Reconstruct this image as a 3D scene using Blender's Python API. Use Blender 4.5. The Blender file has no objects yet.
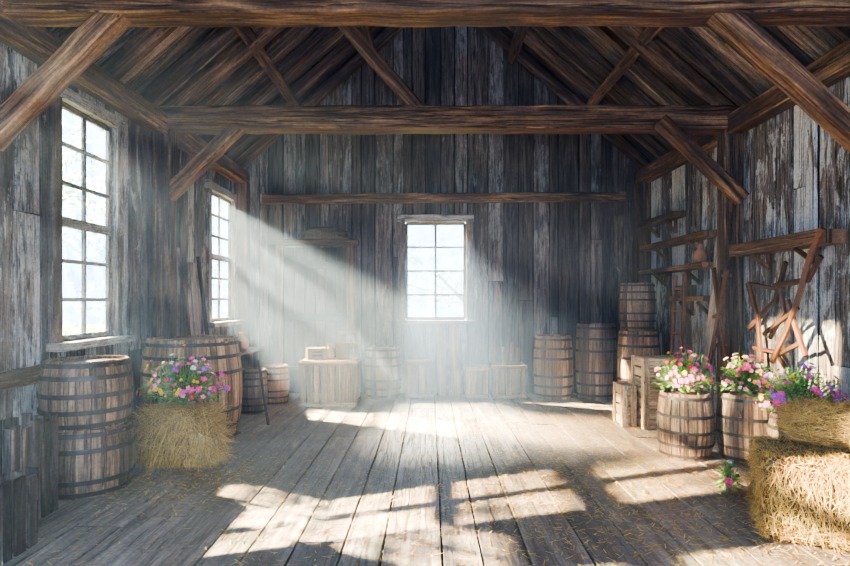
import bpy, math, random
import numpy as np
from mathutils import Vector, Matrix, noise
random.seed(7)
R=random.random
U=random.uniform
scene=bpy.context.scene
COL=scene.collection

# ------------------------------------------------------------- mesh builder
class MB:
    def __init__(s):
        s.v=[];s.f=[];s.uv=[];s.pr=[];s.mi=[]
    def face(s,idx,uvs,pr,mi=0):
        s.f.append(idx);s.uv.extend(uvs);s.pr.append(pr);s.mi.append(mi)
    def obj(s,name,mats,smooth=False,parent=None,loc=None):
        me=bpy.data.meshes.new(name)
        me.from_pydata([tuple(p) for p in s.v],[],s.f)
        uvl=me.uv_layers.new(name='UVMap')
        uvl.data.foreach_set('uv',[c for p in s.uv for c in p])
        a=me.attributes.new('pr','FLOAT','FACE')
        a.data.foreach_set('value',s.pr)
        me.polygons.foreach_set('material_index',s.mi)
        if smooth: me.polygons.foreach_set('use_smooth',[True]*len(me.polygons))
        for m in (mats if isinstance(mats,(list,tuple)) else [mats]): me.materials.append(m)
        me.update()
        ob=bpy.data.objects.new(name,me);COL.objects.link(ob)
        if parent: ob.parent=parent
        if loc is not None: ob.location=loc
        return ob

def sweep(mb,pts,w,t,N,ch=.004,jit=0.,mi=0,sub=1,pr=None,wf=None):
    """sweep chamfered rectangle; w across (T x N), t along N"""
    P=[Vector(p) for p in pts]
    if sub>1:
        Q=[]
        for i in range(len(P)-1):
            for k in range(sub): Q.append(P[i].lerp(P[i+1],k/sub))
        Q.append(P[-1]);P=Q
    N=Vector(N).normalized();n=len(P)
    pr=R() if pr is None else pr
    u0=R()*30;v0=R()*30
    base=len(mb.v);u=[0]
    for i in range(1,n): u.append(u[-1]+(P[i]-P[i-1]).length)
    for i in range(n):
        T=(P[min(i+1,n-1)]-P[max(i-1,0)]).normalized()
        S=T.cross(N).normalized();NN=S.cross(T).normalized()
        ww=w*(wf[i] if wf else 1)
        a=ww/2+U(-jit,jit);b=ww/2+U(-jit,jit);c=t/2+U(-jit,jit)*.6;d=t/2
        cs=[(-a,-d+ch),(-a,c-ch),(-a+ch,c),(b-ch,c),(b,c-ch),(b,-d+ch),(b-ch,-d),(-a+ch,-d)]
        for (x,y) in cs: mb.v.append(P[i]+S*x+NN*y)
    per=[0,t,t,t+w,t+w,2*t+w,2*t+w,2*t+2*w]
    for i in range(n-1):
        for k in range(8):
            k2=(k+1)%8
            a=base+i*8
            p0=per[k];p1=per[k2] if k2 else 2*t+2*w
            mb.face((a+k,a+k2,a+8+k2,a+8+k),[(u0+u[i],v0+p0),(u0+u[i],v0+p1),(u0+u[i+1],v0+p1),(u0+u[i+1],v0+p0)],pr,mi)
    for e,i in ((0,0),(1,n-1)):
        idx=[base+i*8+k for k in range(8)]
        if e==0: idx=idx[::-1]
        cs=[(R()*0+u0+.02*math.cos(k*.785),v0+.02*math.sin(k*.785)) for k in range(8)]
        mb.face(tuple(idx),cs,pr*.8,mi)

def meta(ob,label=None,cat=None,kind=None,group=None):
    if label: ob['label']=label
    if cat: ob['category']=cat
    if kind: ob['kind']=kind
    if group: ob['group']=group
    return ob
def empty(name,loc,rot=0):
    e=bpy.data.objects.new(name,None);e.empty_display_size=.1;COL.objects.link(e)
    e.location=loc;e.rotation_euler=(0,0,rot);return e

# ------------------------------------------------------------- materials
class NT:
    def __init__(s,name):
        s.m=bpy.data.materials.new(name);s.m.use_nodes=True
        s.t=s.m.node_tree;s.b=s.t.nodes['Principled BSDF'];s.out=s.t.nodes['Material Output']
    def n(s,typ,ins={},**kw):
        x=s.t.nodes.new(typ)
        for k,v in kw.items(): setattr(x,k,v)
        for k,v in ins.items():
            if isinstance(v,bpy.types.NodeSocket): s.t.links.new(v,x.inputs[k])
            else: x.inputs[k].default_value=v
        return x
    def math(s,op,a,b=0.,c=None,clamp=False):
        ins={0:a,1:b}
        if c is not None: ins[2]=c
        return s.n('ShaderNodeMath',ins,operation=op,use_clamp=clamp).outputs[0]
    def mix(s,f,a,b,bt='MIX'):
        x=s.n('ShaderNodeMix',{0:f,6:a,7:b},data_type='RGBA',blend_type=bt);return x.outputs[2]
    def ramp(s,f,stops,interp='LINEAR'):
        x=s.n('ShaderNodeValToRGB',{0:f});cr=x.color_ramp;cr.interpolation=interp
        while len(cr.elements)<len(stops): cr.elements.new(.5)
        for e,(p,c) in zip(cr.elements,stops):
            e.position=p;e.color=c if len(c)==4 else (*c,1)
        return x.outputs[0]
    def noise(s,vec,scale,detail=5,rough=.6,dist=0):
        return s.n('ShaderNodeTexNoise',{'Vector':vec,'Scale':scale,'Detail':detail,'Roughness':rough,'Distortion':dist}).outputs[0]
    def link(s,a,b): s.t.links.new(a,b)
def c4(c): return (*c,1)

def wood(name,dark,mid,light,paint=None,pth=.55,rough=.8,bump=.5,var=.35,grime=.5,spec=.3,tint=(1.25,.92,.68),tamt=.6,ck=.10,rng=(.32,.5,.68)):
    g=NT(name)
    uv=g.n('ShaderNodeTexCoord').outputs['UV']
    geo=g.n('ShaderNodeNewGeometry').outputs['Position']
    pr=g.n('ShaderNodeAttribute',attribute_name='pr').outputs['Fac']
    off=g.n('ShaderNodeCombineXYZ',{0:0.,1:0.,2:g.math('MULTIPLY',pr,57.)}).outputs[0]
    def vec(sx,sy):
        m=g.n('ShaderNodeVectorMath',{0:uv,1:(sx,sy,1)},operation='MULTIPLY').outputs[0]
        return g.n('ShaderNodeVectorMath',{0:m,1:off},operation='ADD').outputs[0]
    n1=g.noise(vec(.9,9),1,6,.62,1.0)
    n2=g.noise(vec(2.8,80),1,4,.6,.3)
    n3=g.noise(vec(.6,26),1,4,.6,.6)
    crack=g.ramp(g.math('ABSOLUTE',g.math('SUBTRACT',n3,.47)),[(0,(0,0,0)),(.022,(1,1,1))])
    s=g.math('ADD',g.math('MULTIPLY',n1,.75),g.math('MULTIPLY',n2,.25))
    col=g.ramp(s,[(rng[0],dark),(rng[1],mid),(rng[2],light)])
    hs=g.math('FRACT',g.math('MULTIPLY',pr,7.31))
    hn=g.math('MULTIPLY',g.math('ADD',g.math('MULTIPLY',hs,.7),g.math('MULTIPLY',g.noise(geo,1.7,3),.5)),tamt,clamp=True)
    col=g.mix(hn,col,g.mix(1.,col,c4(tint),'MULTIPLY'))
    fac=g.math('ADD',1-var,g.math('MULTIPLY',pr,2*var))
    fc=g.n('ShaderNodeCombineColor',{0:fac,1:fac,2:fac}).outputs[0]
    col=g.mix(1.,col,fc,'MULTIPLY')
    dv=g.n('ShaderNodeVectorMath',{0:vec(1.1,5.5),1:g.n('ShaderNodeCombineXYZ',{0:g.math('MULTIPLY',n2,.12),1:g.math('MULTIPLY',n1,.3),2:0.}).outputs[0]},operation='ADD').outputs[0]
    vo=g.n('ShaderNodeTexVoronoi',{'Vector':dv,'Scale':1.}).outputs['Distance']
    kn=g.ramp(vo,[(.03,(.12,.10,.09)),(.10,(.75,.72,.7)),(.17,(1,1,1))])
    col=g.mix(1.,col,kn,'MULTIPLY')
    h=g.math('ADD',g.math('MULTIPLY',n1,.5),g.math('MULTIPLY',n2,.4))
    if paint:
        p1=g.noise(vec(1.6,5),1,10,.74,.6)
        p2=g.math('ADD',p1,g.math('MULTIPLY',g.math('SUBTRACT',pr,.5),.22))
        p2=g.math('ADD',p2,g.math('MULTIPLY',g.math('SUBTRACT',n2,.5),.28))
        pm=g.ramp(p2,[(pth,(0,0,0)),(pth+.035,(1,1,1))])
        pc=g.mix(g.math('MULTIPLY',n1,.9),c4(paint),c4([x*.5 for x in paint]))
        col=g.mix(g.math('MULTIPLY',pm,.85),col,pc)
        h=g.math('ADD',h,g.math('MULTIPLY',pm,.35))
    big=g.noise(geo,.9,4,.6)
    bg=g.ramp(big,[(.35,(1-grime,)*3),(.62,(1,1,1))])
    col=g.mix(1.,col,bg,'MULTIPLY')
    fine=g.noise(geo,38,5,.7)
    col=g.mix(1.,col,g.ramp(fine,[(.3,(.6,.6,.6)),(.55,(1,1,1)),(.75,(1.25,1.25,1.25))]),'MULTIPLY')
    crc=g.mix(1.,col,g.mix(ck,crack,(1,1,1,1)),'MULTIPLY')
    h=g.math('ADD',h,g.math('MULTIPLY',crack,.6))
    h=g.math('ADD',h,g.math('MULTIPLY',fine,.25))
    g.link(crc,g.b.inputs['Base Color'])
    g.link(g.ramp(n1,[(.3,(rough-.12,)*3),(.7,(min(1,rough+.12),)*3)]),g.b.inputs['Roughness'])
    g.b.inputs['Specular IOR Level'].default_value=spec
    bp=g.n('ShaderNodeBump',{'Strength':bump,'Distance':.016,'Height':h})
    g.link(bp.outputs[0],g.b.inputs['Normal'])
    return g.m

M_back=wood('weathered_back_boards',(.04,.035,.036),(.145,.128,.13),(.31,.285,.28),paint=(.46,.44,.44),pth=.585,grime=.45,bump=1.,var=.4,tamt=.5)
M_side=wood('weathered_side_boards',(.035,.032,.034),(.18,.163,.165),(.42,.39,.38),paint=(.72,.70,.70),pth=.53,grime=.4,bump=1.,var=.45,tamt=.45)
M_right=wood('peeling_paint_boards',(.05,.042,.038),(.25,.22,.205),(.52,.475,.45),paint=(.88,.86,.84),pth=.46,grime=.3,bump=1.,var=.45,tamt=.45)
M_floor=wood('floor_boards',(.075,.062,.060),(.25,.216,.20),(.45,.405,.37),paint=None,rough=.46,var=.3,grime=.4,bump=.6,spec=.45,tamt=.35,ck=.35,rng=(.29,.5,.71))
M_beam=wood('old_oak_beam',(.021,.011,.005),(.17,.094,.050),(.54,.34,.185),rough=.64,var=.2,grime=.5,bump=1.,tamt=.35)
M_roof=wood('roof_boards',(.030,.024,.022),(.20,.165,.145),(.48,.405,.35),grime=.4,bump=1.,var=.7,tamt=.4)
M_rafter=wood('dark_rafter',(.016,.010,.007),(.12,.078,.053),(.38,.26,.175),grime=.45,bump=.8,tamt=.35)
M_barrel=wood('barrel_staves',(.06,.03,.014),(.32,.18,.09),(.60,.39,.22),rough=.5,var=.4,grime=.3,bump=.6,tamt=.3)
M_barreld=wood('barrel_staves_grey',(.038,.025,.018),(.19,.132,.092),(.41,.305,.22),rough=.52,var=.4,grime=.3,bump=.6,tamt=.5)
M_crate=wood('crate_boards',(.18,.12,.06),(.60,.44,.26),(.84,.67,.45),rough=.8,var=.2,grime=.1,tamt=.3)
M_cratem=wood('brown_crate_boards',(.045,.026,.013),(.22,.135,.072),(.44,.30,.18),rough=.8,var=.45,grime=.3,tamt=.3)
M_crated=wood('dark_crate_boards',(.018,.015,.015),(.078,.065,.061),(.19,.162,.15),rough=.8,var=.6,grime=.3)
M_door=wood('dark_door_boards',(.010,.008,.008),(.038,.031,.029),(.10,.083,.075),rough=.8,var=.5,grime=.4)
M_frame=wood('window_paint',(.06,.052,.048),(.20,.18,.168),(.40,.37,.345),paint=(.64,.61,.58),pth=.51,grime=.4)
M_pale=wood('pale_board',(.20,.17,.15),(.40,.36,.32),(.62,.58,.53),grime=.3)
M_tool=wood('red_brown_tool_wood',(.035,.014,.007),(.145,.060,.030),(.31,.15,.08),rough=.65,var=.25,grime=.3,tamt=.2)
g=NT('shadow_gap_boards')
g.link(g.ramp(g.noise(g.n('ShaderNodeNewGeometry').outputs['Position'],6),[(.3,(.008,.006,.005)),(.7,(.022,.017,.014))]),g.b.inputs['Base Color'])
g.b.inputs['Roughness'].default_value=.95;g.b.inputs['Specular IOR Level'].default_value=.1;M_gap=g.m

def metal(name,col,rust,rough=.5):
    g=NT(name);geo=g.n('ShaderNodeTexCoord').outputs['Object']
    n=g.noise(geo,18,6,.7)
    g.link(g.mix(g.ramp(n,[(.4,(0,0,0)),(.62,(1,1,1))]),c4(col),c4(rust)),g.b.inputs['Base Color'])
    g.b.inputs['Metallic'].default_value=.5
    g.link(g.ramp(n,[(.3,(rough-.15,)*3),(.7,(rough+.25,)*3)]),g.b.inputs['Roughness'])
    bp=g.n('ShaderNodeBump',{'Strength':.3,'Distance':.004,'Height':n});g.link(bp.outputs[0],g.b.inputs['Normal'])
    return g.m
M_hoop=metal('iron_hoop',(.05,.048,.05),(.05,.032,.022))
M_iron=metal('rusty_iron',(.10,.06,.045),(.18,.08,.045),.6)

def straw(name,a,b,c):
    g=NT(name)
    pr=g.n('ShaderNodeAttribute',attribute_name='pr').outputs['Fac']
    uv=g.n('ShaderNodeTexCoord').outputs['Object']
    n=g.noise(uv,7,5,.7)
    s=g.math('ADD',g.math('MULTIPLY',pr,.7),g.math('MULTIPLY',n,.4))
    g.link(g.ramp(s,[(.12,a),(.5,b),(.92,c)]),g.b.inputs['Base Color'])
    g.b.inputs['Roughness'].default_value=.6
    bp=g.n('ShaderNodeBump',{'Strength':.8,'Distance':.02,'Height':g.noise(uv,60,3,.7)})
    g.link(bp.outputs[0],g.b.inputs['Normal'])
    return g.m
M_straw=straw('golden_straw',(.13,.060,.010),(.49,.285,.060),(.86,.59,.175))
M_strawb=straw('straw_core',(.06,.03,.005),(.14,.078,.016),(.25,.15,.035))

def leafm(name,a,b,transl=0.):
    g=NT(name);pr=g.n('ShaderNodeAttribute',attribute_name='pr').outputs['Fac']
    uv=g.n('ShaderNodeTexCoord').outputs['Object']
    n=g.noise(uv,40,3,.6)
    c=g.ramp(g.math('ADD',g.math('MULTIPLY',pr,.7),g.math('MULTIPLY',n,.3)),[(.1,a),(.9,b)])
    g.link(c,g.b.inputs['Base Color'])
    g.b.inputs['Roughness'].default_value=.5
    if transl:
        t=g.n('ShaderNodeBsdfTranslucent',{'Color':c})
        mx=g.n('ShaderNodeMixShader',{0:transl,1:g.b.outputs[0],2:t.outputs[0]});g.link(mx.outputs[0],g.out.inputs['Surface'])
    return g.m
M_leaf=leafm('green_leaves',(.04,.12,.02),(.24,.44,.09))
M_stem=leafm('stems',(.05,.12,.02),(.15,.26,.07))
M_tree=leafm('tree_leaves',(.18,.32,.24),(.38,.54,.42),.5)
M_twig=leafm('pale_bark',(.22,.20,.18),(.40,.37,.34))
PET={}
for nm,cc in dict(pink=(.95,.06,.33),magenta=(.85,.03,.48),white=(.92,.86,.82),yellow=(1.,.62,.02),orange=(1.,.30,.02),red=(.85,.02,.04),purple=(.42,.07,.72),blush=(.98,.30,.45)).items():
    PET[nm]=leafm('petal_'+nm,tuple(x*.6 for x in cc),cc)
M_fc=leafm('flower_centre',(.45,.22,.01),(.8,.5,.05))
g=NT('twine');g.b.inputs['Roughness'].default_value=.9
g.link(g.ramp(g.noise(g.n('ShaderNodeTexCoord').outputs['Object'],80),[(.3,(.2,.12,.05)),(.7,(.5,.36,.18))]),g.b.inputs['Base Color']);M_twine=g.m
g=NT('clay');g.link(g.ramp(g.noise(g.n('ShaderNodeTexCoord').outputs['Object'],14),[(.3,(.20,.09,.05)),(.7,(.36,.18,.1))]),g.b.inputs['Base Color']);g.b.inputs['Roughness'].default_value=.8;M_clay=g.m
g=NT('burlap');g.link(g.ramp(g.noise(g.n('ShaderNodeTexCoord').outputs['Object'],30),[(.3,(.05,.04,.03)),(.7,(.14,.11,.08))]),g.b.inputs['Base Color']);g.b.inputs['Roughness'].default_value=.9;M_burlap=g.m
g=NT('grass_ground');g.link(g.ramp(g.noise(g.n('ShaderNodeTexCoord').outputs['Object'],3,8,.7),[(.3,(.05,.09,.03)),(.7,(.13,.18,.07))]),g.b.inputs['Base Color']);g.b.inputs['Roughness'].default_value=.9;M_grass=g.m
g=NT('mottled_window_glass');g.t.nodes.remove(g.b)
gp=g.n('ShaderNodeNewGeometry').outputs['Position']
gn=g.noise(gp,6.0,5,.65,.5)
gc=g.ramp(gn,[(.36,(.42,.60,.60)),(.46,(.68,.83,.84)),(.54,(.88,.95,.99))])  # mottled tint put in to dim the sky and dapple the sun patches
tr=g.n('ShaderNodeBsdfTransparent',{'Color':gc});gl=g.n('ShaderNodeBsdfGlossy',{'Roughness':.08})
mx=g.n('ShaderNodeMixShader',{0:.05,1:tr.outputs[0],2:gl.outputs[0]});g.link(mx.outputs[0],g.out.inputs['Surface']);M_glass=g.m

# ------------------------------------------------------------- room
XL,XR,YB,YF=-3.3,3.72,9.75,-1.6
ZE,ZR,XC=3.78,6.85,.2
SL=(ZR-ZE)/(XC-XL);SR=(ZR-ZE)/(XR-XC)
def roofz(x): return ZE+(x-XL)*SL if x<XC else ZE+(XR-x)*SR

W1=(4.98,5.92,1.22,3.42);W2=(8.42,9.45,1.26,3.28);W3=(1.85,2.55,1.2,3.42);W6=(2.85,3.55,1.2,3.42);W4=(0.0,1.2,1.3,3.35)
WB=(-.46,.65,1.25,2.97)
def wall_with_holes(name,mat,a0,a1,f,norm,ztop,holes,**k):
    cuts=sorted(set([a0,a1]+[h[0] for h in holes]+[h[1] for h in holes]))
    mb=MB()
    for layer in (0,1):
        for ca,cb in zip(cuts[:-1],cuts[1:]):
            L=cb-ca;n=max(1,round(L/(U(.20,.25))))
            ws=[U(.6,1.45) for _ in range(n)];S=sum(ws);ws=[x*L/S for x in ws]
            if layer: ws=ws[::-1]
            hole=[h for h in holes if abs(h[0]-ca)<1e-6 and abs(h[1]-cb)<1e-6]
            a=ca
            for w in ws:
                c=a+w/2;off=(-.018 if layer==0 else -.058)+(U(-.016,.014) if layer==0 else 0)
                zt=ztop(c)
                segs=[(-.02,hole[0][2]),(hole[0][3],zt)] if hole else [(-.02,zt)]
                for (s0,s1) in segs:
                    parts=[(s0,s1)]
                    if layer==0 and s1-s0>2.4 and R()<.4:
                        zz=U(s0+.8,s1-.8);parts=[(s0,zz-.005),(zz+.005,s1)]
                    for (p0,p1) in parts:
                        gap=(.008+(R()<.35)*.016) if layer==0 else -.03
                        sweep(mb,[f(c,p0,off),f(c,p1,off+(U(-.006,.006) if layer==0 else 0))],w-gap,.03,norm,ch=.004,jit=.005 if layer==0 else 0,sub=max(2,int((p1-p0)/.25)),pr=None if layer==0 else .0,mi=layer)
                a+=w
    return mb.obj(name,[mat,M_gap])
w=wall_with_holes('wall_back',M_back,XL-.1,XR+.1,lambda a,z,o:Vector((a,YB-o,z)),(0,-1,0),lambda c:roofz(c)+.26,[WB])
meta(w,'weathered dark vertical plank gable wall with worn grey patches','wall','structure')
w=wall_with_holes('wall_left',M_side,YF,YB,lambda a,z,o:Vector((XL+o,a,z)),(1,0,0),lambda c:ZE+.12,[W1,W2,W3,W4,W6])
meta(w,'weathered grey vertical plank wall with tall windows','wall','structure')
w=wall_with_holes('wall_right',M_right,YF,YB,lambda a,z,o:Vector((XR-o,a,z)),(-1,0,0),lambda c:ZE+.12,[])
meta(w,'vertical plank wall with peeling whitewash','wall','structure')

# floor
mb=MB();x=XL-.06
while x<XR+.06:
    wd=U(.25,.40);y=YF-U(0,2)
    while y<YB+.05:
        L=U(2.4,4.6);y2=min(y+L,YB+.08)
        o=U(-.005,0)
        sweep(mb,[(x+wd/2,y,-.02+o),(x+wd/2,y2-.006,-.02+o+U(-.002,.001))],wd-.011,.04,(0,0,1),ch=.004,jit=.003,sub=10)
        y=y2
        if y2>=YB+.05: break
    x+=wd
sweep(mb,[(.2,YF,-.06),(.2,YB+.1,-.06)],XR-XL+.3,.03,(0,0,1),pr=0.,mi=1)
fl=mb.obj('floor',[M_floor,M_gap]);meta(fl,'wide worn tan-grey plank floor with narrow gaps','floor','structure')
mb=MB();mb.v=[Vector((-30,-6,-.14)),Vector((30,-6,-.14)),Vector((30,40,-.14)),Vector((-30,40,-.14))];mb.face((0,1,2,3),[(0,0)]*4,.5)
meta(mb.obj('ground',M_grass),'green grassy ground outside the barn','ground','structure')

# roof / ceiling
mb=MB()
for side in (0,1):
    y=YF
    ex,rx=(XL-.35,XC) if side==0 else (XR+.35,XC)
    s=SL if side==0 else SR
    nrm=Vector((s if side==0 else -s,0,-1)).normalized()
    while y<YB+.2:
        wd=U(.16,.28)
        z0=ZE-.35*s+.24;z1=ZR+.24
        o=U(-.014,.014)
        sweep(mb,[(ex,y+wd/2,z0+o),(rx,y+wd/2,z1+o)],wd-.014,.03,nrm,jit=.004,sub=10)
        sweep(mb,[(ex,y+wd/2+.1,z0+.05),(rx,y+wd/2+.1,z1+.05)],wd+.03,.03,nrm,sub=1,mi=1)
        y+=wd
meta(mb.obj('ceiling',[M_roof,M_gap]),'steep pitched roof of rough grey-brown boards','ceiling','structure')

def beam(name,p0,p1,w,t,N,mat,label,cat,sub=10,jit=.007,ch=.009,group=None):
    m=MB();sweep(m,[p0,p1],w,t,N,ch=ch,jit=jit,sub=sub,pr=U(.3,.7));
    o=m.obj(name,mat);meta(o,label,cat,'structure',group);return o
beam('wall_plate',(XL+.11,YF,ZE-.1),(XL+.11,YB-.05,ZE-.1),.2,.22,(0,0,1),M_beam,'heavy brown timber plate along the wall top','beam',30)
beam('wall_plate',(XR-.11,YF,ZE-.1),(XR-.11,YB-.05,ZE-.1),.2,.22,(0,0,1),M_beam,'heavy brown timber plate along the wall top','beam',30)
for (y,z,hh,tt) in ((4.22,3.82,.26,.24),(6.8,3.76,.27,.26)):
    beam('tie_beam',(XL+.02,y,z),(XR-.02,y,z),hh,tt,(0,-1,0),M_beam,'long heavy horizontal brown tie beam under the rafters','beam',30)
    if y>5:
        beam('timber_post',(XL+.12,y,0),(XL+.12,y,z-.13),.2,.2,(0,-1,0),M_rafter,'square dark timber post standing against the plank wall','post')
        beam('timber_post',(XR-.12,y,0),(XR-.12,y,z-.13),.22,.2,(0,-1,0),M_rafter,'square dark timber post standing against the plank wall','post')
        beam('knee_brace',(XR-.06,y-.16,z-.98),(XR-1.03,y-.16,z-.06),.15,.14,(0,-1,0),M_beam,'diagonal brown knee brace between post and tie beam','brace',6)
        beam('knee_brace',(XL+.10,y-.02,z-.98),(XL+1.03,y-.02,z-.06),.15,.16,(0,-1,0),M_beam,'diagonal brown knee brace between post and tie beam','brace',6)
    else:
        beam('knee_brace',(XR-.03,y-.02,z-1.5),(2.12,y-.02,z-.06),.15,.16,(0,-1,0),M_beam,'diagonal brown knee brace between wall and tie beam','brace',8)
        beam('knee_brace',(XL+.03,y-.02,z-1.05),(XL+1.03,y-.02,z-.06),.15,.16,(0,-1,0),M_beam,'diagonal brown knee brace between wall and tie beam','brace',8)
beam('truss_strut',(-.12,6.8,3.86),(-1.5,6.8,5.45),.15,.13,(0,-1,0),M_beam,'slanted brown strut rising from the tie beam','brace',6)
beam('timber_post',(XL+.12,YB-.14,0),(XL+.12,YB-.14,ZE-.2),.2,.18,(0,-1,0),M_rafter,'dark timber corner post','post')
beam('timber_post',(XR-.12,YB-.14,0),(XR-.12,YB-.14,ZE-.2),.22,.18,(0,-1,0),M_rafter,'dark timber corner post','post')
beam('wall_girt',(XL+.45,YB-.07,3.32),(XR-.4,YB-.07,3.36),.16,.12,(0,-1,0),M_beam,'long horizontal timber girt fixed across the gable wall','beam',20)
beam('wall_girt',(XL+.03,YF,.98),(XL+.03,4.9,.98),.14,.06,(1,0,0),M_beam,'horizontal rail nailed along the plank wall','beam',10)
ys=[y for y in np.arange(3.3,9.7,.8)]+[9.6]
for y in ys:
    beam('rafter',(XL-.1,y,roofz(XL)-.1*SL+.05),(XC,y,ZR+.05),.11,.17,(SL,0,-1),M_rafter,'sloping dark rafter under the roof boards','rafter',10,group='roof rafters')
    beam('rafter',(XR+.1,y,roofz(XR)-.1*SR+.05),(XC,y,ZR+.05),.11,.17,(-SR,0,-1),M_rafter,'sloping dark rafter under the roof boards','rafter',10,group='roof rafters')
for y in (4.22,6.8):
    beam('principal_rafter',(XL+.1,y,ZE-.0),(XC,y,ZR-.12),.17,.2,(SL,0,-1),M_beam,'thick brown principal rafter of the roof truss','rafter',10)
    beam('principal_rafter',(XR-.1,y,ZE-.0),(XC,y,ZR-.12),.17,.2,(-SR,0,-1),M_beam,'thick brown principal rafter of the roof truss','rafter',10)
for fx in (.33,.66):
    for side in (0,1):
        x=(XL+(XC-XL)*fx) if side==0 else (XR+(XC-XR)*fx)
        n=(SL,0,-1) if side==0 else (-SR,0,-1)
        beam('purlin',(x,YF,roofz(x)-.09),(x,YB-.05,roofz(x)-.09),.15,.13,n,M_rafter,'long dark purlin running under the rafters','beam',20)
beam('ridge_beam',(XC,YF,ZR-.1),(XC,YB,ZR-.1),.2,.14,(1,0,0),M_rafter,'dark ridge beam at the roof peak','beam',20)

# windows
def window(name,axis,fix,a0,a1,z0,z1,cols,rows,inward,meet=True,mw=.044):
    mb=MB()
    def P(a,z,o=0): return Vector((fix+o*inward,a,z)) if axis=='x' else Vector((a,fix+o*inward,z))
    N=Vector((inward,0,0)) if axis=='x' else Vector((0,inward,0))
    for (s,e) in (((a0-.03,z0-.02),(a0-.03,z1+.02)),((a1+.03,z0-.02),(a1+.03,z1+.02)),((a0-.10,z1+.03),(a1+.10,z1+.03))):
        sweep(mb,[P(*s,.0),P(*e,.0)],.12,.11,N,sub=8,jit=.005)
    sweep(mb,[P(a0-.12,z0-.03,.05),P(a1+.12,z0-.03,.05)],.07,.20,N,sub=5,jit=.004)
    i0,i1=a0+.05,a1-.05;k0,k1=z0+.03,z1-.05
    o=-.03
    for (s,e) in (((i0,k0),(i0,k1)),((i1,k0),(i1,k1)),((i0,k0),(i1,k0)),((i0,k1),(i1,k1))):
        sweep(mb,[P(*s,o),P(*e,o)],.06,.04,N,sub=3)
    for c in range(1,cols):
        a=i0+(i1-i0)*c/cols;sweep(mb,[P(a,k0,o),P(a,k1,o)],mw,.03,N,sub=5,jit=.003)
    for r in range(1,rows):
        z=k0+(k1-k0)*r/rows
        m=meet and r*2==rows
        sweep(mb,[P(i0,z,o+(.004 if m else .002)),P(i1,z,o+(.004 if m else .002))],.09 if m else mw*.85,.05 if m else .032,N,sub=3,jit=.002)
    b=len(mb.v);mb.v.extend([P(i0,k0,o-.012),P(i1,k0,o-.012),P(i1,k1,o-.012),P(i0,k1,o-.012)])
    mb.face((b,b+1,b+2,b+3),[(0,0)]*4,.5,1)
    ob=mb.obj(name,[M_frame,M_glass]);return ob
meta(window('window_1','x',XL,*W1,2,6,1),'tall weathered wooden sash window with twelve small panes','window','structure')
meta(window('window_2','x',XL,*W2,2,6,1),'tall weathered wooden sash window with twelve small panes','window','structure')
meta(window('added_window_3','x',XL,*W3,2,6,1,mw=.07),'unseen weathered sash window added to pattern the spot beam','window','structure')  # unseen opening, added so its bars pattern the first spot's beam
meta(window('added_window_6','x',XL,*W6,2,6,1,mw=.07),'unseen weathered sash window added to pattern the spot beam','window','structure')  # second unseen opening, the pier between breaks up the spot's patch
meta(window('window_4','x',XL,*W4,3,6,1),'unseen weathered sash window added to pattern the spot beam','window','structure')
meta(window('window_5','y',YB,WB[0],WB[1],WB[2],WB[3],2,4,-1,False,mw=.04),'bright paned window with weathered wooden frame','window','structure')

# dark door in the gable wall
mb=MB();dx0,dx1,dz=-2.5,-1.42,2.50
n=6
for i in range(n):
    ww=(dx1-dx0)/n;x=dx0+ww*(i+.5)
    sweep(mb,[(x,YB-.035,.02),(x,YB-.035,dz)],ww-.008,.035,(0,-1,0),jit=.002,sub=6)
for z in (.4,1.3,2.2): sweep(mb,[(dx0+.03,YB-.065,z),(dx1-.03,YB-.065,z)],.13,.03,(0,-1,0),sub=4,jit=.002)
meta(mb.obj('door_1',M_door),'dark plank door with horizontal ledges','door','structure')
mb=MB()
sweep(mb,[(dx0-.06,YB-.06,0),(dx0-.06,YB-.06,dz+.03)],.13,.12,(0,-1,0),sub=6,jit=.004)
sweep(mb,[(dx1+.06,YB-.06,0),(dx1+.06,YB-.06,dz+.03)],.13,.12,(0,-1,0),sub=6,jit=.004)
sweep(mb,[(dx0-.2,YB-.09,dz+.08),(dx1+.2,YB-.09,dz+.08)],.11,.18,(0,-1,0),sub=6,jit=.003)
meta(mb.obj('trim_1',M_rafter),'dark brown timber door surround with ledge','trim','structure')

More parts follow.
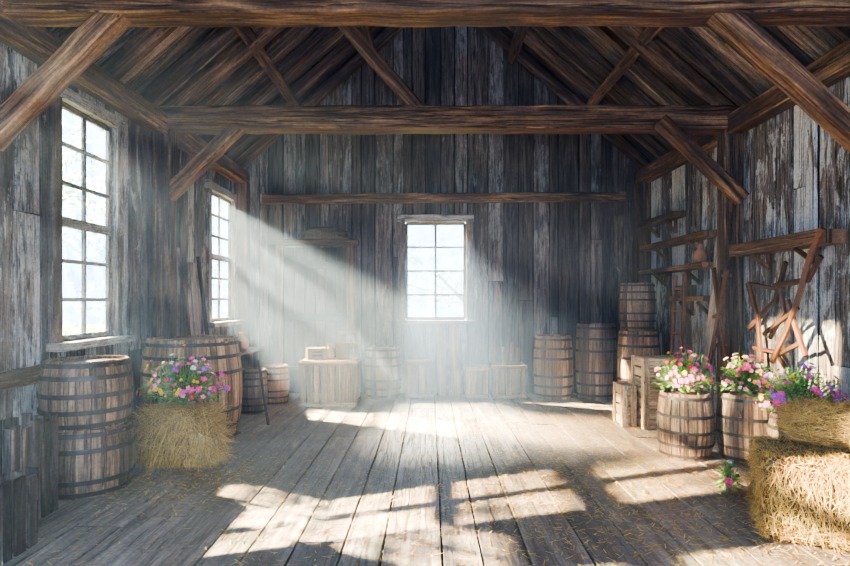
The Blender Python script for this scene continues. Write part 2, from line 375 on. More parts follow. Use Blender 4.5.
# ------------------------------------------------------------- barrel
def tube_ring(mb,r0,r1,z0,z1,t,seg=40,pr=.5):
    b=len(mb.v)
    for i in range(seg):
        a=2*math.pi*i/seg;c,s=math.cos(a),math.sin(a)
        for (r,z) in ((r0,z0),(r0+t,z0),(r1+t,z1),(r1,z1)): mb.v.append(Vector((r*c,r*s,z)))
    for i in range(seg):
        j=(i+1)%seg
        for k in range(4):
            l=(k+1)%4
            mb.face((b+i*4+k,b+j*4+k,b+j*4+l,b+i*4+l),[(0,0)]*4,pr)
def make_barrel(loc,rad,h,label,mat=None,bulge=.13,hoops=(.06,.2,.36,.64,.8,.94),ns=20,rot=0,cat='barrel',name='barrel',group=None,taper=0.,gapa=.010,hmat=None,ht=.006,hwf=1.):
    mat=mat or M_barrel
    e=empty(name,loc,rot);meta(e,label,cat,group=group)
    rb=rad*(1-bulge)
    prof=lambda t: rb+(rad-rb)*(1-(2*t-1)**2)+taper*(t-.5)
    mb=MB();nz=10;th=.022
    for i in range(ns):
        a0=2*math.pi*i/ns+gapa;a1=2*math.pi*(i+1)/ns-gapa
        pr=R();u0=R()*20;v0=R()*20;b=len(mb.v);zt=h-U(0,.006)
        na=3;dr=U(-.003,.003)
        for k in range(nz+1):
            t=k/nz;z=zt*t;r=prof(t)+dr
            for q in range(na):
                a=a0+(a1-a0)*q/(na-1);rr=r-(.003 if q!=1 else 0)
                mb.v.append(Vector((rr*math.cos(a),rr*math.sin(a),z)))
            for q in (na-1,0):
                a=a0+(a1-a0)*q/(na-1)
                mb.v.append(Vector(((r-th)*math.cos(a),(r-th)*math.sin(a),z)))
        wv=[0,.5,1,1.2,2.2]
        sw=(a1-a0)*rad
        for k in range(nz):
            for q in range(5):
                q2=(q+1)%5;A=b+k*5
                va=v0+wv[q]*sw;vb=v0+(wv[q2] if q2 else 2.4)*sw
                mb.face((A+q,A+q2,A+5+q2,A+5+q),[(u0+zt*k/nz,va),(u0+zt*k/nz,vb),(u0+zt*(k+1)/nz,vb),(u0+zt*(k+1)/nz,va)],pr)
        for k,rev in ((0,True),(nz,False)):
            idx=[b+k*5+q for q in range(5)]
            if rev: idx=idx[::-1]
            mb.face(tuple(idx),[(u0+.01*q,v0) for q in range(5)],pr)
    mb.obj('staves',mat,parent=e)
    for zz in (h-.03,.03):
        mb=MB();rh=prof(zz/h)-.018;n=6;x=-rh
        for i in range(n):
            wd=2*rh/n;c=x+wd/2;hl=math.sqrt(max(0,rh*rh-(abs(c))**2))*.99
            if hl>.03: sweep(mb,[(c,-hl,zz-.01),(c,hl,zz-.01)],wd-.002,.018,(0,0,1),ch=.002)
            x+=wd
        mb.obj('barrel_head',mat,parent=e)
    for f in hoops:
        hh=(.038 if rad>.3 else .028)*hwf
        mb=MB();z0=max(.004,f*h-hh/2);z1=min(h-.004,z0+hh)
        tube_ring(mb,prof(z0/h)+.001,prof(z1/h)+.001,z0,z1,ht)
        mb.obj('hoop',hmat or M_hoop,parent=e)
    return e

make_barrel((-2.93,4.85,0),.36,.545,'weathered grey-brown oak barrel under another barrel',M_barreld,bulge=.08,hoops=(.06,.24,.7,.93),rot=.3)
make_barrel((-2.93,4.84,.547),.35,.555,'weathered oak barrel stacked on another barrel by a window',M_barreld,bulge=.10,hoops=(.06,.26,.5,.76,.94))
make_barrel((-2.73,6.52,0),.545,1.17,'large warm brown wooden tun beside the hay bale',M_barrel,bulge=.12,hoops=(.05,.17,.32,.68,.83,.95),ns=28)
make_barrel((-2.52,8.08,0),.20,.62,'small dark keg with iron hoops near the workbench',M_barreld)
make_barrel((-2.38,8.75,0),.20,.60,'small warm brown keg standing behind another keg',M_barrel)
make_barrel((-.78,9.35,0),.31,.84,'brown barrel against the gable wall',M_barreld)
make_barrel((2.03,9.35,0),.32,1.02,'brown oak barrel in a row against the gable wall',M_barrel,bulge=.1)
make_barrel((2.72,9.3,0),.33,1.22,'tall brown oak barrel in a row against the gable wall',M_barreld,bulge=.1)
make_barrel((3.17,8.62,0),.31,1.14,'tall oak barrel carrying a smaller barrel',M_barrel,bulge=.1)
make_barrel((3.15,8.62,1.142),.27,.72,'small barrel stacked on a tall oak barrel',M_barreld,bulge=.12)
make_barrel((2.63,5.84,0),.275,.66,'grey oak barrel used as a flower stand',M_barreld,bulge=.14,hoops=(.06,.22,.42,.66,.93))
make_barrel((3.20,5.72,0),.28,.66,'grey oak barrel with flowers beside the peeling wall',M_barreld,bulge=.14,hoops=(.06,.22,.42,.66,.93))
make_barrel((3.24,4.98,0),.24,.60,'grey oak barrel behind the straw bales',M_barreld,bulge=.14)

# ------------------------------------------------------------- crates
def make_crate(loc,sx,sy,sz,label,mat,vertical=True,nb=5,rot=0,topclosed=True,name='wooden_crate',cat='crate',flare=0.,bands=(.08,.92),gap=.014,jh=.02):
    e=empty(name,loc,rot);meta(e,label,cat)
    mb=MB();t=.022
    faces=[((-1,0),sy),((1,0),sy),((0,-1),sx),((0,1),sx)]
    for (nx,ny),L in faces:
        N=Vector((nx,ny,0));D=Vector((-ny,nx,0));half=(sx if nx else sy)/2
        if vertical:
            n=max(3,round(L/.105));wd=(L-.0)/n
            for i in range(n):
                a=-L/2+wd*(i+.5);hh=sz-U(0,jh)
                sweep(mb,[N*(half-t+U(-.004,.004))+D*a,N*(half-t+flare)+D*a*(1+flare/half)+Vector((0,0,hh))],wd-gap,t,N,sub=3,jit=.002)
        else:
            wd=sz/nb
            for i in range(nb):
                z=wd*(i+.5)
                sweep(mb,[N*(half-t)+D*(-L/2)+Vector((0,0,z)),N*(half-t)+D*(L/2)+Vector((0,0,z))],wd-.018,t,N,sub=3,jit=.0015)
    mb.obj('side_boards',mat,parent=e)
    if vertical:
        for f in bands:
            for (nx,ny),L in faces:
                mb=MB()
                N=Vector((nx,ny,0));D=Vector((-ny,nx,0));half=(sx if nx else sy)/2+flare*f
                z=sz*f
                sweep(mb,[N*(half)+D*(-L/2-.012-flare*f)+Vector((0,0,z)),N*(half)+D*(L/2+.012+flare*f)+Vector((0,0,z))],.055,.02,N,sub=3,jit=.0015)
                mb.obj('batten',mat,parent=e)
    else:
        for sxn in (-1,1):
            for syn in (-1,1):
                for N in (Vector((sxn,0,0)),Vector((0,syn,0))):
                    mb=MB()
                    p=Vector((sxn*(sx/2-.0),syn*(sy/2-.0),0))
                    q=p-(Vector((0,syn*.035,0)) if N.x else Vector((sxn*.035,0,0)))
                    sweep(mb,[q,q+Vector((0,0,sz))],.07,.02,N,sub=3,jit=.0015)
                    mb.obj('corner_slat',mat,parent=e)
    mb=MB()
    z=sz-.012 if topclosed else .03
    n=max(3,round(sy/.12));wd=(sy-.04)/n
    for i in range(n):
        y=-sy/2+.02+wd*(i+.5)
        sweep(mb,[(-sx/2+.02,y,z),(sx/2-.02,y,z)],wd-.006,.02,(0,0,1),sub=2,jit=.001)
    mb.obj('lid_boards' if topclosed else 'bottom_boards',mat,parent=e)
    return e
make_crate((-3.03,4.10,0),.40,.50,.74,'tall dark slatted crate beside stacked barrels',M_crated,topclosed=False,bands=(),gap=.026,jh=.05)
make_crate((-2.82,3.52,0),.50,.46,.50,'low dark slatted crate in front of a taller one',M_crated,topclosed=False,bands=(),gap=.026,jh=.05)
make_crate((-1.52,8.68,0),.84,.52,.70,'boxy warm brown slatted crate with banded rim',M_cratem,flare=.012,bands=(.07,.93),gap=.022)
make_crate((-.18,9.38,0),.44,.4,.62,'brown slatted crate against the gable wall',M_cratem)
make_crate((.76,9.38,0),.38,.36,.52,'brown crate under the leaning boards',M_cratem)
make_crate((1.28,9.36,0),.55,.42,.56,'grey-brown crate with boards standing in it',M_cratem,topclosed=False)
make_crate((2.86,7.20,0),.44,.42,.88,'tall pale slatted crate near the flower barrels',M_crate,vertical=False,nb=7)
make_crate((2.52,7.34,0),.17,.36,.52,'small pale slatted box beside a taller crate',M_crate,vertical=False,nb=4)
make_crate((-1.74,8.68,.70),.28,.24,.17,'small slatted box on top of a crate',M_cratem,vertical=False,nb=2,rot=.3)

def lathe(name,prof,loc,mat,label=None,cat=None,seg=28,parent=None):
    mb=MB();n=len(prof)
    for i in range(seg):
        a=2*math.pi*i/seg
        for (r,z) in prof: mb.v.append(Vector((r*math.cos(a),r*math.sin(a),z)))
    for i in range(seg):
        j=(i+1)%seg
        for k in range(n-1):
            mb.face((i*n+k,j*n+k,j*n+k+1,i*n+k+1),[(k*.05,i*.03),(k*.05,i*.03+.03),(k*.05+.05,i*.03+.03),(k*.05+.05,i*.03)],.5)
    o=mb.obj(name,mat,smooth=True,parent=parent,loc=loc)
    if label: meta(o,label,cat)
    return o
lathe('bucket',[(.001,.0),(.09,.0),(.12,.24),(.128,.25),(.115,.25),(.088,.02),(.001,.02)],(-1.32,8.64,.70),M_iron,'old rusty bucket on the slatted crate','bucket')
lathe('jug',[(.001,0),(.05,0),(.075,.05),(.07,.12),(.035,.17),(.03,.22),(.04,.23),(.025,.23),(.001,.18)],(-1.53,8.66,.70),M_clay,'small clay jug on the slatted crate','jug')
lathe('jug',[(.001,0),(.07,0),(.1,.06),(.1,.14),(.05,.21),(.04,.26),(.05,.28),(.035,.28),(.03,.22),(.001,.2)],(-2.9,8.75,.822),M_clay,'brown clay jug on the workbench','jug')
def chair(loc,rot,label):
    e=empty('wooden_chair',loc,rot);meta(e,label,'chair')
    mb=MB()
    for i in range(4): sweep(mb,[(-.2,-.15+i*.1,.45),(.2,-.15+i*.1,.45)],.095,.025,(0,0,1),sub=2)
    mb.obj('seat',M_cratem,parent=e)
    for x in (-.18,.18):
        for y in (-.17,.17):
            mb=MB();sweep(mb,[(x,y,0),(x,y,.44)],.035,.035,(0,1,0),sub=2);mb.obj('leg',M_cratem,parent=e)
    mb=MB()
    for x in (-.18,.18): sweep(mb,[(x,.18,.45),(x,.24,1.12)],.035,.03,(0,1,0),sub=2)
    for z in (.65,.85,1.05): sweep(mb,[(-.18,.18+.06*(z-.45)/.67,z),(.18,.18+.06*(z-.45)/.67,z)],.06,.015,(0,1,0),sub=2)
    mb.obj('backrest',M_cratem,parent=e)
chair((-1.38,9.34,0),0,'plain wooden ladder-back chair behind the slatted crate')

e=empty('workbench',(-3.0,8.85,0));meta(e,'rough dark workbench under the window','workbench')
mb=MB()
for i in range(4): sweep(mb,[(-.27+i*.13+.05,-.75,.8),(-.27+i*.13+.05,.55,.8)],.128,.04,(0,0,1),sub=4,jit=.002)
mb.obj('bench_top',M_barreld,parent=e)
for x in (-.17,.15):
    for y in (-.62,.45):
        mb=MB();sweep(mb,[(x,y,0),(x,y,.78)],.08,.08,(0,1,0),sub=2);mb.obj('leg',M_crated,parent=e)
make_crate((-2.98,8.35,.822),.28,.32,.16,'small dark box on the workbench',M_crated,vertical=False,nb=2)

def boards(name,pts,w,t,N,mat,label,cat='board',jit=.002,sub=5):
    mb=MB();sweep(mb,pts,w,t,N,jit=jit,sub=sub);return meta(mb.obj(name,mat),label,cat)
boards('leaning_board',[(.20,9.44,0.01),(.18,9.68,1.15)],.15,.03,(0,-1,.1),M_barreld,'rough grey board leaning on the gable wall')
boards('leaning_board',[(.43,9.42,0.01),(.41,9.66,1.22)],.15,.03,(0,-1,.1),M_cratem,'brown board leaning on the gable wall')
for i,(x,zt,tl) in enumerate(((1.10,.95,-.04),(1.2,.82,.03),(1.32,.9,.05),(1.42,.8,.05))):
    boards('upright_slat',[(x,9.34,.045),(x+tl,9.44,zt)],.055,.02,(0,-1,0),M_cratem,'narrow slat standing in an open crate')
boards('leaning_board',[(-3.02,7.55,0.01),(-3.20,7.62,2.1)],.16,.03,(1,0,0),M_pale,'pale narrow board leaning between the windows')
boards('leaning_pole',[(-2.98,7.9,0.01),(-3.21,7.84,2.2)],.045,.04,(1,0,0),M_crated,'dark wooden pole leaning between the windows','pole')
boards('leaning_pole',[(-3.0,7.28,0.01),(-3.21,7.40,1.9)],.045,.04,(1,0,0),M_tool,'brown wooden pole leaning between the windows','pole')
boards('wooden_stake',[(-2.06,7.22,.01),(-2.14,7.07,.85)],.03,.025,(0,-1,0),M_crated,'thin dark stake leaning on the large tun')
boards('leaning_board',[(3.36,7.03,0.01),(3.64,7.05,2.42)],.22,.035,(-1,0,0),M_pale,'pale whitewashed board leaning on the wall by shelves')

import bmesh
def blob(name,loc,s,mat,label,cat,seed=0):
    bm_=bpy.data.meshes.new(name)
    bm=bmesh.new();bmesh.ops.create_icosphere(bm,subdivisions=4,radius=1)
    for v in bm.verts:
        n=noise.noise(v.co*1.6+Vector((seed,0,0)))*.45+noise.noise(v.co*5+Vector((seed,3,0)))*.16
        v.co*=1+n
        v.co=Vector((v.co.x*s[0],v.co.y*s[1],max(-.0,v.co.z*s[2]+s[2]*.45) ))
    for f in bm.faces: f.smooth=True
    bm.to_mesh(bm_);bm.free();bm_.materials.append(mat)
    o=bpy.data.objects.new(name,bm_);COL.objects.link(o);o.location=loc
    meta(o,label,cat);return o
blob('burlap_sack',(-1.80,YB-.12,2.636),(.44,.065,.13),M_burlap,'folded dark sack on the door lintel','sack',3)

# ------------------------------------------------------------- shelves on right wall
def wall_shelf(y0,y1,z,depth,th,label,mat=M_beam,nb=2):
    e=empty('plank_shelf',(XR,(y0+y1)/2,z));meta(e,label,'shelf')
    mb=MB();L=(y1-y0)/2
    sweep(mb,[(-depth/2-.005,-L,0),(-depth/2-.005,L,0)],depth,th,(0,0,1),sub=8,jit=.004)
    mb.obj('shelf_board',mat,parent=e)
    for i in range(nb):
        y=-L+2*L*(i+.5)/nb
        mb=MB()
        sweep(mb,[(-.025,y,-th/2),(-.025,y,-.24)],.05,.04,(1,0,0),sub=2)
        sweep(mb,[(-.03,y,-.22),(-depth*.85,y,-th/2-.01)],.04,.04,(0,1,0),sub=2)
        mb.obj('shelf_bracket',mat,parent=e)
wall_shelf(5.05,6.55,2.17,.26,.13,'thick brown wall shelf above the hanging tools')
wall_shelf(8.2,9.5,2.85,.22,.08,'brown shelf board high on the plank wall')
wall_shelf(7.2,9.4,2.45,.24,.08,'long brown shelf board on the plank wall')
wall_shelf(7.2,9.4,2.05,.26,.07,'long brown shelf board on the plank wall')
wall_shelf(7.2,8.25,1.62,.24,.07,'short brown shelf board on the plank wall')
lathe('jug',[(.001,0),(.06,0),(.09,.06),(.085,.13),(.04,.19),(.035,.24),(.045,.25),(.03,.25),(.001,.2)],(XR-.14,7.5,2.088),M_clay,'small clay jug on a wall shelf','jug')
make_crate((XR-.14,7.95,1.658),.16,.3,.15,'little box on a wall shelf',M_cratem,vertical=False,nb=2)

def frame_tool(name,strokes,label,cat,mat=M_tool,x=XR-.09,w=.052,t=.035,curved=True):
    e=empty(name,(x,strokes[0][0][0],strokes[0][0][1]));meta(e,label,cat)
    o=Vector(e.location)
    for i,(st) in enumerate(strokes):
        pts=[Vector((x+(.02*(i%3)),p[0],p[1]))-o for p in st]
        if curved and len(pts)>3:
            Q=[]
            for k in range(len(pts)-1):
                p0=pts[max(k-1,0)];p1=pts[k];p2=pts[k+1];p3=pts[min(k+2,len(pts)-1)]
                for q in range(5):
                    s=q/5
                    Q.append(.5*((2*p1)+(-p0+p2)*s+(2*p0-5*p1+4*p2-p3)*s*s+(-p0+3*p1-3*p2+p3)*s**3))
            Q.append(pts[-1]);pts=Q;sb=1
        else: sb=3
        mb=MB();sweep(mb,pts,w if i<2 else w*.75,t,(-1,0,0),ch=.005,jit=.003,sub=sb)
        mb.obj('bar',mat if i!=2 else M_iron,parent=e)
def PX(px,py,X=XR-.1):
    d=567*X/(px-430);return (d,1.6+(300-py)*d/567)
XA=XR-.32
def PL(X,*q): return [PX(a,b,X) for a,b in q]
frame_tool('harness_yoke',[
  PL(XA,(823,228),(810,258),(801,290),(788,328),(772,362)),
  PL(XA,(772,286),(806,280),(819,256)),
  PL(XA,(776,286),(780,312),(766,338)),
  PL(XA,(764,334),(798,308)),
  PL(XA,(786,300),(794,328),(804,356)),
  PL(XA,(772,356),(798,342))],'red-brown wooden harness frame hanging below the shelf','tool',x=XA)
frame_tool('wooden_hay_frame',[
  PL(XR-.1,(748,283),(758,318),(762,370)),
  PL(XR-.1,(784,262),(774,300),(746,330)),
  PL(XR-.1,(746,284),(778,290)),
  PL(XR-.1,(754,348),(776,352),(786,368))],'old brown farm tool frame hanging on the peeling wall','tool',x=XR-.10)
def ladder(loc0,loc1,width,rungs,label,mat):
    a=Vector(loc0);b=Vector(loc1)
    e=empty('wooden_ladder',a);meta(e,label,'ladder')
    for s in (-1,1):
        mb=MB();sweep(mb,[Vector((0,s*width/2,0)),b-a+Vector((0,s*width/2*.8,0))],.04,.06,(0,1,0),sub=6,jit=.001);mb.obj('rail',mat,parent=e)
    for i in range(rungs):
        f=(i+.7)/rungs*.95;p=(b-a)*f;ww=width/2*(1-.2*f)
        mb=MB();sweep(mb,[p+Vector((0,-ww,0)),p+Vector((0,ww,0))],.035,.035,(0,0,1),sub=2);mb.obj('rung',mat,parent=e)
ladder((3.34,7.75,0),(3.42,7.75,1.95),.36,6,'short red-brown ladder leaning on the shelves beside crates',M_tool)
frame_tool('hay_rake',[[(6.42,1.95),(6.60,1.4),(6.85,.75)],[(6.75,1.98),(6.6,1.35),(6.42,.75)],[(6.4,1.88),(6.8,1.90)],[(6.5,1.45),(6.72,1.4)],[(6.6,1.95),(6.62,1.4),(6.6,.8)],[(6.45,1.1),(6.8,1.05)]],'red-brown crossed wooden rake frame hung by the post','tool',x=XR-.36,curved=False)

# ------------------------------------------------------------- hay
def strands(mb,n,sampler,length,width,mi=0):
    for _ in range(n):
        p,nrm,d=sampler()
        L=U(*length);wd=U(*width)
        d=d.normalized()
        s=d.cross(nrm)
        if s.length<1e-3: continue
        s=(s.normalized()+nrm*U(-.5,.5)).normalized()*wd/2
        b=len(mb.v);pr=R()
        m=p+d*L*.5+nrm*U(0,.008)+s*U(-2,2);q=p+d*L+nrm*U(-.012,.022)+Vector((U(-1,1),U(-1,1),U(-1,1)))*.008
        mb.v.extend([p-s,p+s,m-s,m+s,q-s*.4,q+s*.4])
        mb.face((b,b+1,b+3,b+2),[(0,0)]*4,pr,mi);mb.face((b+2,b+3,b+5,b+4),[(0,0)]*4,pr,mi)
def bale(loc,sx,sy,sz,label,n=5000,mode='v',rot=0,twines=2,pw=14,ln=(.05,.15),wdt=(.0018,.004),na=.05,stick=.06,skirt=0.,topmax=None,out=.14):
    e=empty('hay_bale',loc,rot);meta(e,label,'hay bale')
    me=bpy.data.meshes.new('bale_core');bm=bmesh.new();bmesh.ops.create_cube(bm,size=2)
    bmesh.ops.subdivide_edges(bm,edges=bm.edges[:],cuts=24,use_grid_fill=True)
    seed=R()*50
    tw=[(-.5+(i+1)/(twines+1))*sx for i in range(twines)]
    for v in bm.verts:
        c=v.co;l=(abs(c.x)**pw+abs(c.y)**pw+abs(c.z)**pw)**(1/pw)
        c=c/l
        nn=noise.noise(c*3+Vector((seed,0,0)))*na+noise.noise(c*9+Vector((seed,0,0)))*na
        sk=1+skirt*(-c.z)*.5
        x=c.x*(1+nn)*sx/2*sk
        pinch=1-sum(.06*math.exp(-((x-t)/.045)**2) for t in tw)
        v.co=Vector((x,c.y*(1+nn)*sy/2*pinch*sk,max(-sz/2,c.z*(1+nn*.6)*sz/2*pinch)))+Vector((0,0,sz/2))
    for f in bm.faces:f.smooth=True
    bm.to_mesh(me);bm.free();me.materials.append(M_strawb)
    core=bpy.data.objects.new('bale_core',me);COL.objects.link(core);core.parent=e
    pts=[(v.co.copy(),v.normal.copy()) for v in me.vertices if v.co.z>.01]
    lx=sx/2*(1+skirt*.5)+.015;ly=sy/2*(1+skirt*.5)+.015
    def smp():
        p,nr=random.choice(pts)
        p=p+Vector((U(-.03,.03),U(-.03,.03),U(-.025,.025)))
        p=p-nr*.012
        p.z=max(p.z,.012)
        p.x=max(-lx,min(lx,p.x));p.y=max(-ly,min(ly,p.y));p.z=min(sz+.008,p.z)
        if R()<.3: d=Vector((U(-1,1),U(-1,1),U(-1,1)))
        elif mode=='v': d=Vector((U(-.4,.4)+nr.x*.25,U(-.4,.4)+nr.y*.25,-1)) if nr.z<.6 else Vector((U(-1,1),U(-1,1),U(-.1,.1)))
        elif mode=='h': d=Vector((1 if R()<.5 else -1,U(-.5,.5),U(-.5,.5)))
        else: d=Vector((U(-.6,.6),U(-.6,.6),-1)) if nr.z<.6 else Vector((U(-.8,.8),1 if R()<.5 else -1,0))
        d=d-nr*d.dot(nr)*.95+nr*U(-.04,out)*(4 if R()<stick else 1)
        if p.z<.10 and d.z<0: d.z=-d.z*.2
        return p,nr,d
    mb=MB();strands(mb,n,smp,ln,wdt)
    for i,vv in enumerate(mb.v):
        if vv.z<.004 or (topmax and vv.z>topmax): mb.v[i]=Vector((vv.x,vv.y,max(.004,min(vv.z,topmax or 9))))
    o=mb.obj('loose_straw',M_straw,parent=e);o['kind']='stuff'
    for x in tw:
        mb=MB()
        loop=[]
        for k in range(33):
            a=2*math.pi*k/32;c,s=math.cos(a),math.sin(a)
            l=(abs(c)**10+abs(s)**10)**(1/10)
            loop.append(Vector((x+.006*math.sin(k),c/l*(sy/2+.0),max(.006,s/l*(sz/2-.004)+sz/2))))
        sweep(mb,loop,.008,.008,(1,0,0),ch=.002)
        mb.obj('twine',M_twine,parent=e)
    return e
bale((-2.44,5.55,0),.72,.34,.57,'rounded golden shaggy hay bundle with flowers on top',n=16000,mode='v',twines=0,ln=(.10,.28),pw=2.7,stick=.22,skirt=.22,topmax=.575,wdt=(.0025,.0055),out=.2,na=.07)
bale((2.86,3.83,0),1.12,.66,.55,'large golden straw bale on the floor carrying another',n=34000,mode='y',twines=2,rot=math.radians(-25),ln=(.04,.13),stick=.07,topmax=.572)
bale((3.08,3.97,.574),.98,.42,.27,'golden rounded straw bale lying on a larger bale',n=22000,mode='h',twines=2,rot=math.radians(-23),pw=4,ln=(.04,.13),na=.04,stick=.08)

# litter
mb=MB()
def litter():
    r=R()
    if r<.34: x=random.gauss(1.7,.9);y=random.gauss(4.7,1.1)
    elif r<.42: x=random.gauss(-2.1,.4);y=random.gauss(5.1,.4)
    elif r<.72: x=random.gauss(1.5,1.1);y=random.gauss(7.4,1.1)
    else: x=U(-2.5,3.2);y=U(3,9)
    x=min(3.5,max(-2.6,x));y=min(9.5,max(2.5,y))
    return Vector((x,y,.004)),Vector((0,0,1)),Vector((U(-1,1),U(-1,1),0))
for _ in range(17000):
    p,nr,d=litter();d.normalize();L=U(.015,.08);s=d.cross(nr)*U(.0014,.0034);b=len(mb.v)
    q=p+d*L+Vector((0,0,U(0,.008)))
    mb.v.extend([p-s,p+s,q+s,q-s]);mb.face((b,b+1,b+2,b+3),[(0,0)]*4,R())
o=mb.obj('straw_litter',M_straw);meta(o,'loose golden straw scattered over the plank floor','straw','stuff')

# ------------------------------------------------------------- flowers
def make_flower_mesh(col,rad):
    mb=MB();np_=random.choice((5,6,7))
    for layer in (0,1):
        for i in range(np_):
            a=2*math.pi*(i+.5*layer)/np_;r=rad*(1-.3*layer)*U(.85,1.1);wd=r*.38
            c=Vector((math.cos(a),math.sin(a),0));s=Vector((-math.sin(a),math.cos(a),0))
            z=.25*layer*rad
            b=len(mb.v);pr=R()
            mb.v.extend([c*r*.12+Vector((0,0,z)),c*r*.6-s*wd+Vector((0,0,z+r*.22)),c*r*.6+s*wd+Vector((0,0,z+r*.22)),c*r+Vector((0,0,z+r*.12))])
            mb.face((b,b+1,b+3,b+2),[(0,0)]*4,pr,0)
    b=len(mb.v);k=8
    for i in range(k):
        a=2*math.pi*i/k;mb.v.append(Vector((math.cos(a)*rad*.2,math.sin(a)*rad*.2,rad*.28)))
    mb.v.append(Vector((0,0,rad*.45)))
    for i in range(k): mb.face((b+i,b+(i+1)%k,b+k),[(0,0)]*3,R(),1)
    ob=mb.obj('flower',[PET[col],M_fc]);me=ob.data;bpy.data.objects.remove(ob);return me
FM={c:[make_flower_mesh(c,r) for r in (.015,.021,.027,.034)] for c in PET}
def plant(loc,rx,ry,rz,cols,nf,label,nl=420,base=.0,spread=1.35,grass=60):
    e=empty('flowering_plant',loc);meta(e,label,'flowers')
    mb=MB()
    def dome():
        while True:
            d=Vector((random.gauss(0,1),random.gauss(0,1),random.gauss(.25,1))).normalized()
            if d.z>-.3: return d
    zc=base+rz*.3
    for _ in range(nl):
        d=dome();f=U(.35,1.10)
        p=Vector((d.x*rx*f,d.y*ry*f,zc+d.z*rz*.70*f));p.z=max(p.z,.012)
        o=(d+Vector((U(-.6,.6),U(-.6,.6),U(-.3,.6)))).normalized()
        s=o.cross(Vector((0,0,1)));s=s.normalized() if s.length>.01 else Vector((1,0,0))
        L=U(.03,.07);wd=L*U(.14,.26);b=len(mb.v);up=o.cross(s)
        mb.v.extend([p,p+o*L*.5-s*wd+up*.006,p+o*L*.5+s*wd+up*.006,p+o*L-Vector((0,0,L*.25)),p+o*L*.5])
        for i in range(b,b+5):
            if mb.v[i].z<.006: mb.v[i].z=.006
        pr=R()
        mb.face((b,b+1,b+4),[(0,0)]*3,pr);mb.face((b,b+4,b+2),[(0,0)]*3,pr);mb.face((b+1,b+3,b+4),[(0,0)]*3,pr);mb.face((b+4,b+3,b+2),[(0,0)]*3,pr)
    for _ in range(grass):
        d=dome();d.z=abs(d.z)+.2;d.normalize()
        p=Vector((d.x*rx*.6,d.y*ry*.6,zc+d.z*rz*.3));q=Vector((d.x*rx*1.15,d.y*ry*1.1,zc+d.z*rz*U(.85,1.15)))
        s=Vector((U(-1,1),U(-1,1),0)).normalized()*.004;b=len(mb.v)
        mb.v.extend([p-s,p+s,q]);mb.face((b,b+1,b+2),[(0,0)]*3,R())
    FL=[]
    for _ in range(nf):
        d=dome();d.y-=.5;d.normalize()
        if d.z<-.1: d.z=abs(d.z)
        c=random.choice(cols);me=random.choice(FM[c])
        f=U(.95,spread) if R()<.55 else U(.98,1.12)
        loc_=Vector((d.x*rx*min(f,1.18),d.y*ry*f,max(.04,zc+d.z*rz*.75*f)))
        FL.append(loc_)
        ob=bpy.data.objects.new('flower',me);COL.objects.link(ob);ob.parent=e
        ob.location=loc_
        o=(d+Vector((U(-.3,.3),U(-.5,.1),U(0,.5)))).normalized()
        ob.rotation_euler=o.to_track_quat('Z','Y').to_euler()
    for q in FL:
        sweep(mb,[Vector((U(-.03,.03),U(-.03,.03),.005)),Vector((q.x*.5,q.y*.5,q.z*.6)),q],.004,.004,(0.3,1,.1),ch=.001,mi=1)
    mb.obj('foliage',[M_leaf,M_stem],parent=e)
plant((-2.42,5.55,.578),.37,.15,.40,['pink','pink','yellow','yellow','white','magenta','purple','orange','blush','red'],100,'mixed pink, yellow, white and purple flowers on the hay',nl=750,spread=1.6,grass=130)
plant((2.62,5.84,.645),.265,.2,.38,['pink','pink','red','yellow','magenta','magenta','blush'],100,'bushy pink and red flowers on an oak barrel',nl=850,grass=80)
plant((3.19,5.70,.645),.235,.2,.35,['white','blush','pink','yellow','pink'],90,'white, yellow and pink flowers on an oak barrel',nl=800,grass=80)
plant((3.24,4.96,.585),.31,.2,.38,['magenta','magenta','pink','purple','purple','pink','yellow'],100,'magenta and purple flowers behind the straw bales',nl=900,grass=80)
plant((2.49,4.72,0),.06,.08,.24,['blush','white','pink'],10,'small low pale flowers beside the straw bale',nl=180,grass=30)

# ------------------------------------------------------------- trees outside the windows
def tree(loc,box,nclump,nleaf,label,cl=.32):
    """box = (x0,x1,y0,y1,z0,z1) world extents of the crown"""
    e=empty('leafy_tree',loc);meta(e,label,'tree')
    o=Vector(loc);mb=MB()
    c0=Vector(((box[0]+box[1])/2,(box[2]+box[3])/2,(box[4]+box[5])/2))-o
    sweep(mb,[Vector((0,0,-.14)),Vector((c0.x*.3,c0.y*.2,c0.z*.5)),c0],.10,.10,(.2,1,0),ch=.03,sub=3)
    cs=[Vector((U(box[0],box[1]),U(box[2],box[3]),U(box[4],box[5])))-o for _ in range(nclump)]
    for c in cs: sweep(mb,[Vector((c0.x*.3,c0.y*.2,c0.z*.6)).lerp(c,.15),c],.018,.018,(.3,.9,.2),ch=.004,sub=2)
    mb.obj('trunk',M_twig,parent=e)
    mb=MB()
    for _ in range(nleaf):
        c=random.choice(cs);p=c+Vector((random.gauss(0,cl),random.gauss(0,cl),random.gauss(0,cl*.8)))
        d=Vector((random.gauss(0,1),random.gauss(0,1),random.gauss(-.3,1))).normalized();s=d.cross(Vector((U(-1,1),U(-1,1),U(-1,1)))).normalized()
        L=U(.06,.12);b=len(mb.v)
        mb.v.extend([p,p+d*L*.5-s*L*.28,p+d*L,p+d*L*.5+s*L*.28]);mb.face((b,b+1,b+2,b+3),[(0,0)]*4,R())
    f=mb.obj('leaves',M_tree,parent=e);f['kind']='stuff'
tree((-6.2,7.4,0),(-5.7,-4.9,5.6,9.2,2.7,5.2),20,2600,'leafy green tree outside the tall windows')
tree((-6.6,4.2,0),(-6.2,-5.6,1.4,3.6,3.0,4.6),7,550,'unseen small leafy tree added to dapple the spot beam',cl=.25)  # unseen, crown set in the first spot's path to break its beam
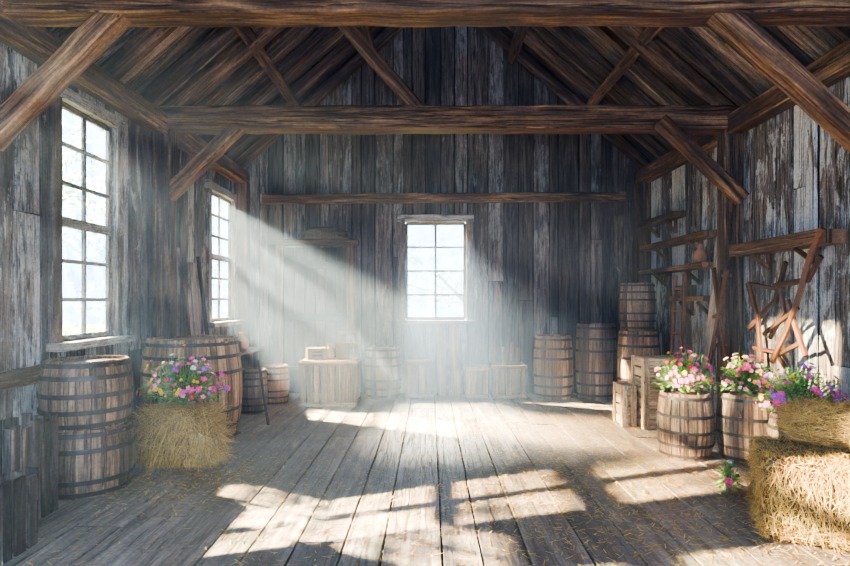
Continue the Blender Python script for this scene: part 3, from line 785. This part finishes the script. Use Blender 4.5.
tree((-8,15.5,0),(-9,-6,13,18,1.0,4.5),26,4500,'leafy green tree beyond the far window',cl=.5)
tree((1.9,18,0),(-3,3.5,16.5,19,1.2,3.6),24,5000,'leafy green tree behind the gable window',cl=.5)

# ------------------------------------------------------------- haze
x0,x1,y0,y1,z0,z1=XL-.12,XR+.25,YF-.3,YB+.25,-.3,ZR+.6
me=bpy.data.meshes.new('dust_haze');bm=bmesh.new();bmesh.ops.create_cube(bm,size=1)
for v in bm.verts: v.co=Vector(((x0+x1)/2+v.co.x*(x1-x0),(y0+y1)/2+v.co.y*(y1-y0),(z0+z1)/2+v.co.z*(z1-z0)))
bm.to_mesh(me);bm.free()
g=NT('dusty_air');g.t.nodes.remove(g.b)
pos=g.n('ShaderNodeNewGeometry').outputs['Position']
pv=g.n('ShaderNodeVectorMath',{0:pos,1:(.1,8.8,1.3)},operation='SUBTRACT').outputs[0]
pv=g.n('ShaderNodeVectorMath',{0:pv,1:(1/3.8,1/3.7,1/2.8)},operation='MULTIPLY').outputs[0]
rr=g.n('ShaderNodeVectorMath',{0:pv},operation='LENGTH').outputs['Value']
def mr(v,a,b): 
    return g.n('ShaderNodeMapRange',{0:v,1:a,2:b,3:0.,4:1.},interpolation_type='SMOOTHSTEP').outputs[0]
blobd=mr(rr,1.0,.0)
sp=g.n('ShaderNodeSeparateXYZ',{0:pos});X,Y,Z=sp.outputs
left=g.math('MULTIPLY',mr(X,-.2,-3.3),mr(Y,4.2,5.6))
dens=g.math('ADD',g.math('ADD',g.math('MULTIPLY',blobd,.070),g.math('MULTIPLY',left,.028)),.007)
vs=g.n('ShaderNodeVolumeScatter',{'Color':(.54,.73,1,1),'Density':dens,'Anisotropy':.15})
g.link(vs.outputs[0],g.out.inputs['Volume'])
me.materials.append(g.m)
hz=bpy.data.objects.new('dust_haze',me);COL.objects.link(hz);meta(hz,'thin sunlit dust haze filling the barn air','haze','stuff')

# ------------------------------------------------------------- light
sd=bpy.data.lights.new('sun','SUN');sd.energy=190;sd.angle=.022;sd.color=(1,.75,.48)
so=bpy.data.objects.new('sun',sd);COL.objects.link(so);so.rotation_euler=Vector((1.15,-.6,-1)).to_track_quat('-Z','Y').to_euler()
def spot(loc,tgt,en,size,blend,rad,col):
    l=bpy.data.lights.new('added_spot','SPOT');l.energy=en;l.spot_size=size;l.spot_blend=blend;l.shadow_soft_size=rad;l.color=col
    o=bpy.data.objects.new('added_spot',l);COL.objects.link(o);o.location=loc
    o.rotation_euler=(Vector(tgt)-Vector(loc)).to_track_quat('-Z','Y').to_euler()
spot((-8.2,1.4,4.7),(-3.3,2.75,2.6),170000,math.radians(34),.2,.05,(1,.74,.45))  # added lamp through the unseen windows, lights bales and right wall
spot((-.35,12.1,4.9),(.3,7.6,0),42000,math.radians(55),.3,.45,(1,.86,.72))  # added second sun behind the gable window, for mid floor and haze
spot((-9.0,11.1,6.3),(-3.3,8.95,2.3),270000,math.radians(22),.4,.40,(1,.75,.48))  # added lamp through the far left window, widens floor band and shafts

w=bpy.data.worlds.new('sky');scene.world=w;w.use_nodes=True;nt=w.node_tree
bg=nt.nodes['Background'];tc=nt.nodes.new('ShaderNodeTexCoord');nz=nt.nodes.new('ShaderNodeTexNoise');nz.inputs['Scale'].default_value=14;nz.inputs['Detail'].default_value=6
nt.links.new(tc.outputs['Generated'],nz.inputs['Vector'])
rp=nt.nodes.new('ShaderNodeValToRGB');rp.color_ramp.elements[0].position=.42;rp.color_ramp.elements[0].color=(.43,.57,.80,1)
rp.color_ramp.elements[1].position=.58;rp.color_ramp.elements[1].color=(.48,.63,1,1)
nt.links.new(nz.outputs[0],rp.inputs[0]);nt.links.new(rp.outputs[0],bg.inputs['Color']);bg.inputs['Strength'].default_value=7.2

# ------------------------------------------------------------- camera
cd=bpy.data.cameras.new('camera');cd.lens=24;cd.sensor_width=36;cd.shift_x=-5/850;cd.shift_y=17/850
co=bpy.data.objects.new('camera',cd);COL.objects.link(co);co.location=(0,0,1.6);co.rotation_euler=(math.radians(90),0,0)
scene.camera=co
scene.view_settings.view_transform='AgX'
scene.view_settings.look='AgX - High Contrast'
scene.view_settings.exposure=0.05
